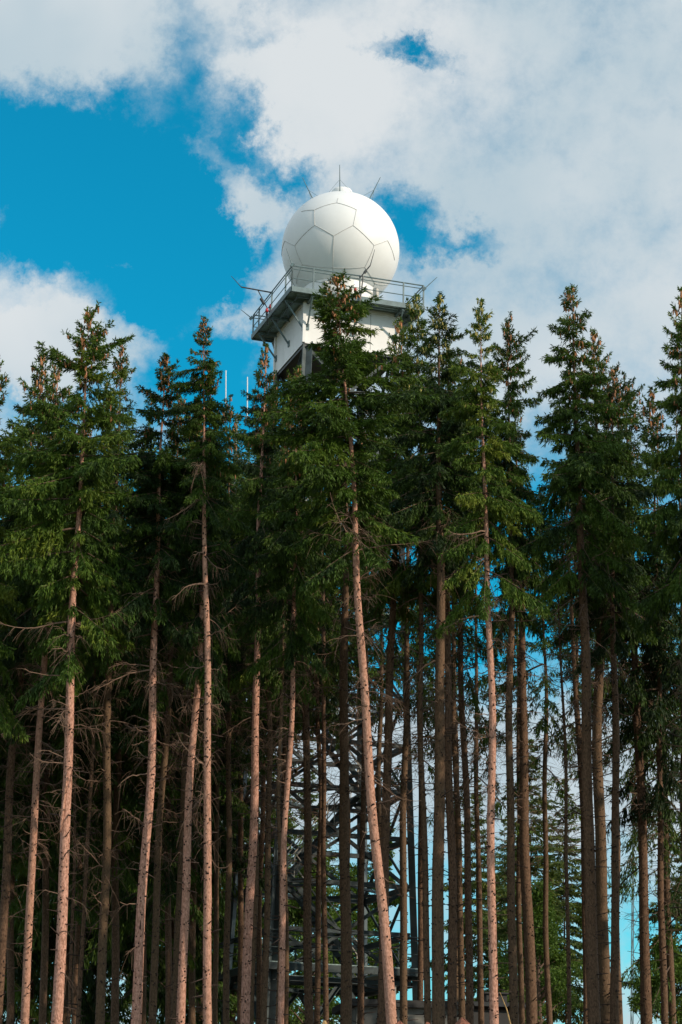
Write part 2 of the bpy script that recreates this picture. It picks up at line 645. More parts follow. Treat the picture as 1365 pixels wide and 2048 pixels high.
def make_dead(name, L, Rc, seed, dens=1.0, fine=1.0):
    """bare drooping branches below the crown (top at z = 0)"""
    rng = np.random.default_rng(seed)
    paths, r0 = [], []
    hp, hr = [], []
    d = 0.0
    while d < L:
        f = d / L
        for i in range(rng.poisson(3.4 * dens * (1 - f * .55))):
            azm = rng.uniform(0, 6.283)
            ln = Rc * rng.uniform(.35, 1.1) * (1 - f * .62)
            if rng.random() < .35:
                ln *= .35
            e = rng.normal(.02, .22)
            s = np.linspace(0, 1, 9)
            dr = rng.uniform(.0, .32)
            up = rng.uniform(-.15, .35)
            dirh = np.array([math.cos(azm), math.sin(azm), 0])
            perp = np.array([-dirh[1], dirh[0], 0])
            z = ln * (s * math.sin(e) - dr * s ** 2 + up * s ** 4)
            path = dirh * (ln * s)[:, None] + perp * (rng.normal(0, .16) * ln * s ** 2)[:, None] + np.array([0, 0, 1]) * (z - d + rng.normal(0, .06))[:, None]
            path += rng.normal(0, .006, path.shape)
            paths.append(path)
            r0.append(.007 + .006 * ln)
            # bare side twigs
            for q in range(rng.poisson(20 * ln * fine * (1 - f * .6))):
                j = rng.integers(2, 8)
                tan = path[j] - path[j - 1]
                dd = norm(norm(tan) * .7 + perp * rng.choice([-1, 1]) * rng.uniform(.3, .9) + np.array([0, 0, -rng.uniform(-.4, .9)]))
                l2 = rng.uniform(.10, .38)
                u = np.linspace(0, 1, 5)[:, None]
                hp.append(path[j] + dd * l2 * u + np.array([0, 0, -.35 * l2]) * u ** 2)
                hr.append(.0030)
        d += rng.uniform(.14, .34)
    V1, F1 = tubes_np(np.stack(paths), np.array(r0), np.full(len(paths), .0035))
    V2, F2 = tubes_np(np.stack(hp), np.array(hr), np.full(len(hp), .002))
    V = np.concatenate([V1, V2])
    F = np.concatenate([F1, F2 + len(V1)])
    return dict(me=quads_mesh(name, np.zeros((0, 4, 3)), [M['dead']], None, (V, F, 0)), L=L, R=Rc)


FRONT = [make_crown('crown', 8.0, 1.45, 11 + i, M['needle'], cones=140, keep=.9, gap=.27) for i in range(5)]
BACK = [make_crown('crown', 9.5, 1.5, 41 + i, M['needle'], step=.075, tw=(.12, .20, .026, .042), per=1.6, keep=.8, cones=70) for i in range(4)]
SPARSE = [make_crown('crown', 9.5, 1.5, 51 + i, M['needle'], step=.085, tw=(.11, .19, .024, .038), per=1.3, keep=.5, gap=.33, cones=50) for i in range(2)]
LACE = [make_crown('crown', 15.0, 2.3, 81 + i, M['needle'], step=.12, tw=(.12, .20, .026, .042), per=1, gap=.42, hang=.8, keep=.5) for i in range(2)]
SKIRT = [make_crown('crown', 15.0, 2.3, 61 + i, M['needle'], step=.085, tw=(.14, .24, .034, .055), per=1.2, gap=.34, hang=.9) for i in range(2)]
FAR = [make_crown('crown', 13.0, 2.8, 71 + i, M['needle_far'], step=.10, tw=(.16, .28, .05, .08), per=1.3, gap=.36, hang=.5, conical=True) for i in range(2)]
DEAD = [make_dead('dead_branches', 5.0, 1.5, 91 + i) for i in range(4)]
cone_cache = {}


def cone_mesh(p, pale):
    k = (id(p), pale)
    if k not in cone_cache:
        cone_cache[k] = quads_mesh('cones', p['cones'], [M['cone_pale' if pale else 'cone']])
    return cone_cache[k]


def make_trunk(H, r0, seed, crown_z, knots=True, bark='bark'):
    rng = np.random.default_rng(seed)
    mb = MB()
    n = 46
    ph = rng.uniform(0, 6.28, 4)
    amp = .035 + rng.uniform(0, .05)

    def centre(z):
        f = z / H
        w = math.sin(f * math.pi)
        return Vector((w * amp * (math.sin(z * .42 + ph[0]) + .4 * math.sin(z * 1.3 + ph[1])), w * amp * (math.sin(z * .37 + ph[2]) + .4 * math.sin(z * 1.1 + ph[3])), z))

    def rad(z):
        f = z / H
        return r0 * (min((1 - f) ** .45 * .96, 1.5 * (1 - f)) + .03) + r0 * .45 * math.exp(-z / .35)

    zs = np.linspace(-.3, H * .995, n)
    sides = 12
    V, F = [], []
    for z in zs:
        c = centre(max(0, z))
        r = rad(max(0, z))
        for k in range(sides):
            w = 6.2832 * k / sides
            rr = r * (1 + rng.normal(0, .018))
            V.append((c.x + rr * math.cos(w), c.y + rr * math.sin(w), z))
    for i in range(n - 1):
        for k in range(sides):
            k2 = (k + 1) % sides
            F.append((i * sides + k, i * sides + k2, (i + 1) * sides + k2, (i + 1) * sides + k))
    mb.add(V, F)
    if knots:
        z = .3
        while z < crown_z + 1.0:
            whorl = rng.random() < .4
            for q in range(rng.integers(4, 8) if whorl else rng.integers(1, 3)):
                w = rng.uniform(0, 6.28)
                zz = z + rng.normal(0, .02 if whorl else .08)
                r = rad(zz)
                c = centre(zz)
                o = Vector((math.cos(w), math.sin(w), rng.normal(.15, .2)))
                p0 = c + o * (r * .93)
                stub = rng.random() < .13
                ln = rng.uniform(.10, .45) if stub else rng.uniform(.012, .035)
                rr = rng.uniform(.012, .020) if stub else rng.uniform(.016, .030)
                p1 = c + o * (r + ln) + Vector((0, 0, -ln * .12))
                mb.tube([p0, p1], [rr, rr * .45], 5, 1)
            z += rng.uniform(.07, .2)
    me = mb.mesh('trunk', [M[bark], M['knot']], True)
    return me


def spruce(xb, xt, yt, depth, wpx, cb, rpx, label, proto, seed, group=None, pale=False, dead=1.0, cones=True, dead_to=None, lean_y=0.0, name='spruce_tree', knots=True, bark='bark'):
    """xb: trunk at the bottom edge of the photo; (xt, yt): apex; cb: height in the photo where the live crown ends"""
    top = at(xt, yt, depth)
    low = at(xb, 2048, depth)
    d = (top - low).normalized()
    g = ground_z(low.x, depth) - .05
    base = low + d * ((g - low.z) / d.z)
    H = (top - base).length
    root = empty(name, base)
    root.rotation_euler = (Matrix.Rotation(0, 3, 'Z') @ d.to_track_quat('Z', 'Y').to_matrix()).to_euler()
    rng = random.Random(seed)
    r0 = wpx * depth * 1.03 / FPX / 2 / .9
    cz = at(xb, cb, depth).z - base.z
    Lc = H - cz
    Rm = rpx * depth * 1.05 / FPX
    tr = link('trunk', make_trunk(H, r0, seed, cz, knots, bark), root)
    cr = link('crown', proto['me'], root, (0, 0, H))
    sxy = Rm / proto['R']
    cr.scale = (sxy, sxy, Lc / proto['L'])
    cr.rotation_euler = (0, 0, rng.uniform(0, 6.28))
    if cones and proto['cones'] is not None:
        co = tag(link('cones', cone_mesh(proto, pale), root, (0, 0, H)), kind='stuff')
        co.scale = cr.scale
        co.rotation_euler = cr.rotation_euler
    if dead:
        dp = rng.choice(DEAD)
        db = link('dead_branches', dp['me'], root, (0, 0, cz + 1.1))
        tag(db, kind='stuff')
        dl = (cz + 1.1) - (at(xb, dead_to or 1750, depth).z - base.z)
        db.scale = (dead * Rm / 1.3, dead * Rm / 1.3, max(1.5, dl) / dp['L'])
        db.rotation_euler = (0, 0, rng.uniform(0, 6.28))
    tag(root, label, 'tree', group)
    return root


# ------------------------------------------------------------------ ground
def ground_z(x, y):
    s = min(1, max(0, (y - 10) / 32))
    s = s * s * (3 - 2 * s)
    z = 3.75 * s
    z += .05 * math.sin(x * .9 + y * .3) + .04 * math.sin(x * 2.1 - y * .7)
    return z


mb = MB()
xs = sorted(set([-3000, -800, -250, -120, -80] + list(np.linspace(-60, 60, 121)) + [80, 120, 250, 800, 3000]))
ys = sorted(set([-3000, -600, -150, -60] + list(np.linspace(-30, 130, 161)) + [160, 250, 600, 2000, 6000]))
V = [(x, y, ground_z(x, y) if abs(x) <= 130 and -60 <= y <= 160 else 3.75 * (1 if y > 42 else 0)) for y in ys for x in xs]
nx = len(xs)
F = [(j * nx + i, j * nx + i + 1, (j + 1) * nx + i + 1, (j + 1) * nx + i) for j in range(len(ys) - 1) for i in range(nx - 1)]
mb.add(V, F)
tag(mb.build('ground', M['ground'], None, True), kind='structure')
# ------------------------------------------------------------------ radar tower
TX, TY, TZ = -.36, 78.0, 3.7                    # foot of the tower
TROT = R(-27)
tower = empty('radar_tower', (TX, TY, TZ))
tag(tower, 'steel lattice radar tower with white panelled cabin, railed walkway and big white dome', 'radar tower')


def corner(k, w, zr):
    """corner of a square section, half diagonal w, zr above the eye; local to the tower's foot"""
    a = TROT + {'F': 0, 'L': -math.pi / 2, 'R': math.pi / 2, 'B': math.pi}[k]
    return Vector((w * math.sin(a), -w * math.cos(a), zr + EYE - TZ))


def wl(zr):
    return 3.49 - .048 * (zr - 9.4)


FACES = ('FL', 'FR', 'RB', 'LB')
ZB, ZT = 29.66, 31.40
for k in 'FLRB':
    m_ = MB()
    zs = [TZ - EYE - .3, ZB + .1]
    a, b = corner(k, wl(zs[0]), zs[0]), corner(k, wl(zs[1]) - .08, zs[1])
    m_.angle(a, b, .26, .03, corner(k, 1, 0) - corner(k, 0, 0))
    m_.bar(a + Vector((0, 0, .1)), a + Vector((0, 0, .36)), .6, .6, (1, 0, 0))
    m_.build('tower_leg', M['leg'], tower)
levels = [6.05 + 1.68 * i for i in range(15)]
for i, z in enumerate(levels):
    for fc in FACES:
        a, b = corner(fc[0], wl(z) - .05, z), corner(fc[1], wl(z) - .05, z)
        MB().angle(a, b, .17, .02).build('horizontal_beam', M['lattice'], tower)
        mid = (a + b) / 2
        if i + 1 < len(levels):
            z2 = levels[i + 1]
            a2, b2 = corner(fc[0], wl(z2) - .06, z2), corner(fc[1], wl(z2) - .06, z2)
            m2 = (a2 + b2) / 2
            m_ = MB()
            if i % 2 == 0:
                m_.angle(a, m2, .11, .015).angle(b, m2, .11, .015)
            else:
                m_.angle(mid, a2, .11, .015).angle(mid, b2, .11, .015)
            m_.build('diagonal_brace', M['lattice'], tower)
    if i % 2 == 0:
        m_ = MB()
        mids = [(corner(f[0], wl(z), z) + corner(f[1], wl(z), z)) / 2 for f in ('FL', 'FR', 'RB', 'LB')]
        for q, w_ in ((0, 1), (1, 2), (2, 3), (3, 0)):
            m_.angle(mids[q] + Vector((0, 0, .02)), mids[w_] + Vector((0, 0, .02)), .10, .015)
        m_.build('plan_brace', M['lattice'], tower)
# lowest bay
for fc in FACES:
    z0, z1 = TZ - EYE + .2, levels[0]
    a, b = corner(fc[0], wl(z0) - .05, z0), corner(fc[1], wl(z0) - .05, z0)
    a1, b1 = corner(fc[0], wl(z1) - .06, z1), corner(fc[1], wl(z1) - .06, z1)
    MB().angle(a, (a1 + b1) / 2, .15, .02).angle(b, (a1 + b1) / 2, .15, .02).build('diagonal_brace', M['lattice'], tower)
# stairs inside: zigzag flights with pale handrails
ux = (corner('R', 1, 0) - corner('F', 1, 0)).normalized()
uy = (corner('B', 1, 0) - corner('R', 1, 0)).normalized()
for i in range(0, 11, 2):
    z0, z1 = levels[i] + EYE - TZ + .25, levels[min(i + 2, 14)] + EYE - TZ + .25
    sgn = -1 if (i // 2) % 2 == 0 else 1
    off = uy * (.55 if sgn > 0 else -.55)
    a = Vector((0, 0, z0)) - ux * (1.35 * sgn) * -1 * -1 + off
    a = Vector((0, 0, z0)) + ux * (-1.35 * sgn) + off
    b = Vector((0, 0, z1)) + ux * (1.35 * sgn) + off
    st = empty('stair_flight', (0, 0, 0), tower)
    m_ = MB()
    for s in (-.4, .4):
        m_.bar(a + uy * s, b + uy * s, .05, .2)
    for q in range(14):
        p = a.lerp(b, (q + .5) / 14)
        m_.bar(p - uy * .37, p + uy * .37, .24, .035)
    m_.build('stringer', M['lattice'], st)
    hr = MB()
    for s in (-.42, .42):
        for h in (.55, 1.0):
            hr.tube([a + uy * s + Vector((0, 0, h)), b + uy * s + Vector((0, 0, h))], .022, 5)
        for q in range(4):
            p = a.lerp(b, q / 3) + uy * s
            hr.tube([p, p + Vector((0, 0, 1))], .02, 5)
    hr.build('handrail', M['tin'], st)
    MB().box(b + ux * (.35 * sgn) - off, .9, 2.0, .06, TROT + R(45)).build('landing', M['grate'], st)


def railing(parent, w, zr, posts, h=.93, mat='lattice', name='railing'):
    rl = empty(name, (0, 0, 0), parent)
    for fc in FACES:
        a, b = corner(fc[0], w, zr), corner(fc[1], w, zr)
        m_ = MB()
        for hh, rr in ((h, .026), (h - .13, .018), (h * .45, .018)):
            m_.tube([a + Vector((0, 0, hh)), b + Vector((0, 0, hh))], rr, 6)
        m_.build('rail', M[mat], rl)
        for t in posts:
            p = a.lerp(b, t)
            MB().bar(p - Vector((0, 0, .12)), p + Vector((0, 0, h)), .05, .05, ux).build('post', M[mat], rl)
    return rl


# lower platform
lp = empty('lower_platform', (0, 0, 0), tower)
zl = 6.62
m_ = MB()
for fc in FACES:
    a, b = corner(fc[0], 4.25, zl), corner(fc[1], 4.25, zl)
    c_, d_ = corner(fc[0], 3.0, zl), corner(fc[1], 3.0, zl)
    up = Vector((0, 0, .03))
    V = [tuple(q) for q in (a - up, b - up, d_ - up, c_ - up, a + up, b + up, d_ + up, c_ + up)]
    m_.add(V, [(3, 2, 1, 0), (4, 5, 6, 7), (0, 1, 5, 4), (2, 3, 7, 6)])
m_.build('deck', M['grate'], lp)
for fc in FACES:
    a, b = corner(fc[0], 4.27, zl - .13), corner(fc[1], 4.27, zl - .13)
    MB().bar(a, b, .08, .24).build('edge_beam', M['lattice'], lp)
railing(lp, 4.2, zl + .03, (0, .25, .5, .75), 1.05)

# cabin
cab = empty('cabin', (0, 0, 0), tower)
WBX = 2.65
m_ = MB()
for z, t in ((ZB - .06, .12), (ZT - .05, .10)):
    V = [tuple(corner(k, WBX - .03, z + s * t / 2)) for s in (-1, 1) for k in 'FRBL']
    m_.add(V, [(3, 2, 1, 0), (4, 5, 6, 7), (0, 1, 5, 4), (1, 2, 6, 5), (2, 3, 7, 6), (3, 0, 4, 7)])
m_.build('floor', M['dark'], cab)
for fc in FACES:
    a, b = corner(fc[0], WBX, 0), corner(fc[1], WBX, 0)
    nrm = ((a + b) / 2)
    nrm.z = 0
    nrm.normalize()
    for t0, t1 in ((0.0, .355), (.36, .705), (.71, 1.0)):
        p, q = a.lerp(b, t0), a.lerp(b, t1)
        zz = (ZB + ZT) / 2 + EYE - TZ
        p.z = q.z = zz
        MB().bar(p - nrm * .03, q - nrm * .03, .06, ZT - ZB).build('wall_panel', M['white'], cab)
    p, q = a.copy(), b.copy()
    p.z = q.z = ZT + EYE - TZ - .10
    MB().bar(p + nrm * .02, q + nrm * .02, .03, .10).build('drip_edge', M['white'], cab)
    p.z = q.z = ZB + EYE - TZ + .03
    MB().bar(p + nrm * .012, q + nrm * .012, .02, .07).build('base_trim', M['white'], cab)
for k in 'FLRB':
    MB().bar(corner(k, WBX + .012, ZB + .02), corner(k, WBX + .012, ZT - .11), .12, .12, ux).build('corner_trim', M['white'], cab)

# upper walkway
wk = empty('walkway', (0, 0, 0), tower)
WD, ZD = 3.74, 31.44
for fc in FACES:
    a, b = corner(fc[0], WD, ZD), corner(fc[1], WD, ZD)
    c_, d_ = corner(fc[0], WBX - .2, ZD), corner(fc[1], WBX - .2, ZD)
    up = Vector((0, 0, .03))
    m_ = MB()
    V = [tuple(q) for q in (a - up, b - up, d_ - up, c_ - up, a + up, b + up, d_ + up, c_ + up)]
    m_.add(V, [(3, 2, 1, 0), (4, 5, 6, 7), (0, 1, 5, 4), (2, 3, 7, 6), (0, 4, 7, 3), (1, 2, 6, 5)])
    m_.build('deck', M['grate'], wk)
    dz = Vector((0, 0, -.03))
    nrm = ((a + b) / 2)
    nrm.z = 0
    nrm.normalize()
    MB().bar(a + nrm * .025, b + nrm * .025, .05, .20).build('edge_beam', M['steel'], wk)
    ci, di = corner(fc[0], WBX + .1, ZD - .1), corner(fc[1], WBX + .1, ZD - .1)
    MB().bar(a.lerp(ci, .5) - Vector((0, 0, .07)), b.lerp(di, .5) - Vector((0, 0, .07)), .06, .06).build('joist', M['steel'], wk)
    for t in (.16, .51, .845):
        o = a.lerp(b, t) - nrm * .03
        w = corner(fc[0], WBX, ZD).lerp(corner(fc[1], WBX, ZD), min(.97, max(.03, (t - .5) * WD / WBX + .5)))
        MB().bar(o - Vector((0, 0, .13)), w - Vector((0, 0, .13)), .09, .12).build('bracket_beam', M['steel'], wk)
        MB().bar(o - Vector((0, 0, .16)), w + nrm * .03 - Vector((0, 0, 1.12)), .055, .055, nrm).build('strut', M['steel'], wk)
        MB().bar(w + nrm * .02 - Vector((0, 0, 1.0)), w + nrm * .02 - Vector((0, 0, 1.24)), .16, .04, nrm).build('wall_plate', M['steel'], wk)
    a2, b2 = corner(fc[0], WD - .1, ZD - .11), corner(fc[1], WBX + .1, ZD - .11)
    MB().bar(a.lerp(b, .16) - Vector((0, 0, .10)), di.lerp(ci, .5) - Vector((0, 0, .0)), .05, .05).build('deck_brace', M['steel'], wk)
railing(wk, WD - .02, ZD + .03, (0, .16, .51, .845), .92, 'steel')

# radome
DC = Vector((TX + .09, TY, 34.52 + EYE))
DR = 2.32
rad = empty('radome', tuple(DC - tower.location), tower)
n_ = 64
prof = [(DR * math.sin(t), -DR * math.cos(t)) for t in np.linspace(R(38), R(179.6), 48)]
MB().lathe((0, 0, 0), prof, n_).build('shell', M['dome'], rad, True)
MB().lathe((0, 0, 0), [(1.46, -2.9), (1.46, -1.80)], 48).build('base_ring', M['white'], rad, False)
MB().lathe((0, 0, 0), [(.42, 2.20), (.42, 2.50), (.38, 2.58), (.2, 2.61)], 28).build('top_cap', M['dome'], rad, True)


def on_dome(zx, zy):
    px, py = 560 + zx / 5.25, 330 + zy / 5.25
    d = ray(px, py).normalized()
    o = Vector((0, 0, EYE)) - DC
    b = o.dot(d)
    disc = b * b - (o.dot(o) - DR * DR)
    if disc < 0:
        p = o + d * (-b)
        return p.normalized() * DR
    return o + d * (-b - math.sqrt(disc))


sp = dict(A=(568, 745), B=(368, 632), C=(770, 635), D=(600, 398), E=(805, 470), F=(365, 473), G=(158, 848), H=(238, 1045), I=(557, 1080), J=(893, 1073),
          K=(990, 845), L=(1130, 793), M=(55, 797), N=(225, 490), O=(1205, 1000), P=(1000, 1245), Q=(175, 1245), U=(560, 1215), S=(955, 1310), X=(1160, 1240), T=(612, 350), Y=(20, 960))
for sgn in (1, -1):
    m_ = MB()
    for e in 'AB AC AI BF BG CE CK DF DE DT FN GM GH HI HQ IJ IU JK KL LO JP PS PX MY'.split():
        p, q = on_dome(*sp[e[0]]), on_dome(*sp[e[1]])
        pts = []
        for t in np.linspace(0, 1, 9):
            v = p.lerp(q, t).normalized() * (DR + .004)
            if sgn < 0:
                v = Vector((-v.x, -v.y, v.z))
            pts.append(v)
        m_.tube(pts, .0105, 6)
    m_.build('panel_seam', M['seam'], rad)
for i in range(5):
    a_ = R(-94 + 72 * i)
    th_ = R(30)
    p = Vector((math.sin(th_) * math.cos(a_), math.sin(th_) * math.sin(a_), math.cos(th_)))
    dv = Vector((math.sin(R(27)) * math.cos(a_), math.sin(R(27)) * math.sin(a_), math.cos(R(27))))
    p = p * DR
    lr = MB().tube([p, p + dv * .45, p + dv * 1.02], [.022, .017, .010], 6).build('lightning_rod', M['rod' if i in (3,) else 'steel'], rad)
    tp = p + dv * .45
    sd_ = dv.cross(Vector((0, 0, 1))).normalized()
    q = Vector((0, 0, 1)) * .0
    m_ = MB()
    for s in (-1, 1):
        g_ = (p.normalized() + sd_ * s * .20 + Vector((0, 0, .05))).normalized() * DR
        m_.tube([tp, g_], .006, 4)
    m_.build('stay_wire', M['steel'], lr)

# fittings along the walkway rail
for px, py, qx, qy, k in ((585, 530, 573, 497, 'F'), (503, 636, 482, 619, 'L'), (849, 578, 875, 554, 'R')):
    c0 = corner(k, WD, ZD + .95) + tower.location
    a = at(px, py, c0.y) - tower.location
    b = at(qx, qy, c0.y) - tower.location
    MB().tube([a, b], [.020, .010], 6).bar(a - Vector((.05, 0, .06)), a + Vector((.05, 0, .06)), .09, .09).build('whip_antenna', M['steel'], tower)
c0 = corner('F', WD, ZD).lerp(corner('L', WD, ZD), .5) + tower.location
arm = MB().tube([at(543, 585, c0.y + .2) - tower.location, at(483, 574, c0.y - .3) - tower.location], .028, 6)
arm.tube([at(483, 574, c0.y - .3) - tower.location, at(463, 552, c0.y - .3) - tower.location], [.018, .01], 5)
arm.tube([at(516, 580, c0.y) - tower.location, at(541, 628, c0.y + .1) - tower.location], .022, 5)
ant = arm.build('antenna_arm', M['dark'], tower)
MB().tube([at(522, 597, c0.y) - tower.location, at(529, 608, c0.y) - tower.location], .06, 8).build('junction_box', M['dark'], ant)
c1 = corner('F', WD, ZD).lerp(corner('R', WD, ZD), .51) + tower.location
y1 = c1.y - .12
arm = MB().tube([at(713, 650, y1) - tower.location, at(721, 600, y1) - tower.location, at(727, 552, y1) - tower.location], .032, 6)
arm.tube([at(720, 556, y1) - tower.location, at(741, 531, y1) - tower.location], .024, 6)
arm.tube([at(741, 531, y1) - tower.location, at(750, 499, y1) - tower.location], [.018, .009], 5)
ant = arm.build('antenna_arm', M['dark'], tower)
MB().tube([at(729, 546, y1) - tower.location, at(733, 541, y1) - tower.location], .055, 8).build('junction_box', M['dark'], ant)


def lamp(px, py, depth, r=.058):
    p = at(px, py, depth) - tower.location
    l_ = empty('warning_light', tuple(p), tower)
    MB().lathe((0, 0, 0), [(r * .7, -.14), (r * .75, -.02), (r * 1.1, -.01)], 12).build('lamp_base', M['dark'], l_)
    MB().lathe((0, 0, 0), [(r, 0), (r, .09), (r * .6, .15), (.01, .17)], 12).build('lens', M['red'], l_, True)
    MB().tube([(0, 0, -.14), (.06, .1, -.5)], .02, 5).build('lamp_stem', M['dark'], l_)


lamp(701, 583, y1 + .1)
lamp(711, 583, y1 + .1)
lamp(534, 624, c0.y - .1, .06)
lamp(541, 616, c0.y + .2, .05)
# grey boxes on the deck beside the dome
for px, py, dx in ((650, 572, .18), (752, 586, .16)):
    p = at(px, py, TY - 1.5) - tower.location
    MB().box(p, dx, .2, .34, TROT).build('equipment_box', M['tin'], tower)
m_ = MB()
p = at(745, 588, TY - 1.9) - tower.location
m_.bar(p, at(729, 578, TY - 2.2) - tower.location, .09, .06)
m_.build('cable_tray', M['tin'], tower)

# ------------------------------------------------------------------ huts and masts
C0 = at(706, 1997, 69.0)
hut = empty('service_hut', (C0.x, C0.y, 3.7))
tag(hut, 'small flat roofed grey service hut with barred window at the foot of the radar tower', 'hut')
hr_ = R(-38)
hx, hy = Vector((math.cos(hr_ + R(45)), math.sin(hr_ + R(45)), 0)), Vector((-math.cos(R(45) - hr_), math.sin(R(45) - hr_), 0))
hh = C0.z - 3.7
cen = hx * 1.9 + hy * 2.2


def hbox(u0, u1, v0, v1, z0, z1, name, mat, parent=hut):
    m_ = MB()
    V = [tuple(hx * u + hy * v + Vector((0, 0, z))) for z in (z0, z1) for u, v in ((u0, v0), (u1, v0), (u1, v1), (u0, v1))]
    m_.add(V, [(3, 2, 1, 0), (4, 5, 6, 7), (0, 1, 5, 4), (1, 2, 6, 5), (2, 3, 7, 6), (3, 0, 4, 7)])
    return m_.build(name, mat, parent)


hbox(.15, 3.6, .15, 4.2, -.3, hh - .22, 'wall', M['hut'])
rf = hbox(-.1, 3.85, -.1, 4.45, hh - .22, hh, 'roof', M['roof'])
hbox(1.0, 1.45, .5, 1.0, hh, hh + .45, 'chimney', M['tin'], rf)
wn = hbox(.8, 1.6, .12, .17, hh - 1.15, hh - .62, 'window', M['dark'])
hbox(.85, 1.55, .10, .118, hh - 1.10, hh - .67, 'pane', M['glass'], wn)
m_ = MB()
for i in range(6):
    q = hx * (.85 + .14 * i) + hy * .08
    m_.tube([q + Vector((0, 0, hh - 1.12)), q + Vector((0, 0, hh - .65))], .012, 5)
m_.build('window_bars', M['dark'], wn)
hbox(2.3, 3.1, .11, .17, -.2, hh - .75, 'door', M['dark'])

C1 = at(965, 2003, 84.0)
shed = empty('dark_shed', (C1.x, C1.y, 3.7))
tag(shed, 'low dark shed with flat roof and square vent box behind the brightest right trunk', 'shed')
hs = C1.z - 3.7
MB().box((0, 1, hs / 2 - .3), 3.0, 2.4, hs - .1, .1).build('wall', M['roof'], shed)
r2 = MB().box((0, 1, hs - .12), 3.5, 2.9, .16, .1).build('roof', M['dark'], shed)
MB().box((.55, .6, hs + .14), .8, .6, .36, .1).box((.55, .6, hs + .35), .95, .75, .06, .1).build('vent_box', M['roof'], r2)
MB().box((-.3, -.22, hs / 2 - .5), .8, .05, hs - .9, .1).build('door', M['dark'], shed)

am = at(474, 832, 92)
mast = empty('antenna_mast', (am.x, am.y, 3.7))
tag(mast, 'slim mast with two white rod antennas showing above the left spruces', 'antenna mast')
MB().tube([(0, 0, -.3), (0, 0, am.z - 3.7 + .1)], [.14, .07], 8).build('pole', M['steel'], mast)
MB().bar(at(446, 830, 92) - mast.location, at(500, 834, 92) - mast.location, .06, .06).build('crossbar', M['steel'], mast)
for px, y0, y1_ in ((452, 741, 830), (495, 754, 833)):
    MB().tube([at(px, y1_, 92) - mast.location, at(px + .3, y0, 92) - mast.location], .024, 8).build('rod_antenna', M['rod'], mast)

pm = at(1272, 1560, 150)
pyl = empty('lattice_mast', (pm.x, pm.y, 3.7))
tag(pyl, 'thin grey lattice mast far behind the right hand trunks', 'mast')
hp_ = pm.z - 3.7
m_ = MB()
cs = [(1, 1), (1, -1), (-1, -1), (-1, 1)]


def pc(i, t):
    w = .55 * (1 - t) + .16
    return Vector((cs[i][0] * w, cs[i][1] * w, hp_ * t))


for i in range(4):
    m_.bar(pc(i, 0), pc(i, 1), .07, .07, (1, 0, 0))
br = MB()
for s in range(14):
    for i in range(4):
        br.bar(pc(i, s / 14), pc((i + 1) % 4, (s + 1) / 14), .04, .04)
m_.build('frame', M['steel'], pyl)
br.build('lacing', M['steel'], pyl)
# ------------------------------------------------------------------ the spruces along the wood's edge
G1 = 'spruces along the edge of the wood'
G2 = 'shaded spruces behind the front row'
F5, B4 = FRONT, BACK
# xb, xt, yt, depth, wpx, crown base y, crown radius px, label
ROW = [
    (113, 178, 625, 50, 20, 1330, 125, 'left spruce with pale pink trunk, bark scar and drooping low boughs', F5[0], 1, 0, 1.1, 1950),
    (273, 333, 708, 51, 18, 1235, 107, 'spruce with pale leaning trunk midway between bark scarred spruce and straight trunk', F5[1], 2, 0, 1.1, 1900),
    (416, 408, 635, 50, 15.5, 995, 80, 'slim spruce with straight pale trunk bare from high up, narrow cone laden top', F5[2], 3, 0, 1.15, 1800),
    (362, 424, 745, 51.5, 16, 1325, 78, 'spruce with reddish trunk just left of the straight pale trunk', F5[3], 4, 0, 1.0, 1850),
    (50, 118, 714, 54.5, 15, 1365, 101, 'spruce with orange brown trunk near the left edge', F5[4], 5, 0, 1.0, 1900),
    (-5, 86, 705, 57, 17, 1405, 107, 'leaning spruce with dim trunk cut by the lower left corner', F5[1], 6, 0, 1.0, 1900),
    (-75, -6, 712, 51, 18, 1345, 102, 'spruce cut by the left edge with only its crown in view', F5[2], 7, 0, .9, 1800),
    (783, 672, 555, 49, 19, 1115, 142, 'central tallest spruce leaning left in front of the white dome', F5[0], 8, 0, 1.1, 1750),
    (563, 597, 735, 53, 11.5, 1285, 82, 'spruce with thin reddish trunk under the left tower corner', F5[3], 9, 0, .9, 1700),
    (491, 533, 690, 57, 17, 1295, 82, 'spruce with brown trunk topping out below the cabin left corner', F5[4], 10, 0, 1.0, 1700),
    (878, 879, 588, 54.5, 23, 1095, 102, 'thick trunked spruce hung with pale yellow cones right of the cabin', F5[1], 11, 1, 1.0, 1700),
    (855, 834, 592, 57, 12, 1135, 90, 'thin trunked spruce with pale cones touching the walkway right corner', F5[3], 12, 1, .8, 1700),
    (764, 800, 640, 58, 18, 1275, 87, 'spruce with brownish cone covered tip in front of the white cabin wall', F5[4], 13, 0, 1.0, 1700),
    (990, 962, 600, 49.5, 16, 1145, 102, 'spruce with brightest pink trunk right of centre and pale cones', F5[2], 14, 1, 1.0, 1650),
    (1028, 1015, 645, 57, 16, 1235, 80, 'spruce with brown trunk just right of brightest right trunk', F5[0], 15, 0, .9, 1700),
    (904, 896, 690, 57, 17, 1245, 78, 'spruce with brown trunk close beside the thick pale coned spruce', F5[4], 16, 1, .9, 1700),
    (1190, 1145, 574, 55, 23, 1145, 105, 'tall spruce with thick olive brown trunk topping the right group', F5[3], 17, 0, 1.0, 1700),
    (1211, 1188, 660, 59, 23, 1245, 85, 'spruce with dark red brown trunk touching the thick olive trunk', F5[1], 18, 0, .8, 1700),
    (1230, 1226, 740, 57.5, 16, 1285, 85, 'spruce with slim brown trunk right of the dark red brown trunk', F5[0], 19, 0, .9, 1700),
    (1380, 1364, 578, 53, 20, 1295, 102, 'dark spruce half cut by the right edge', F5[4], 20, 0, .9, 1800),
]
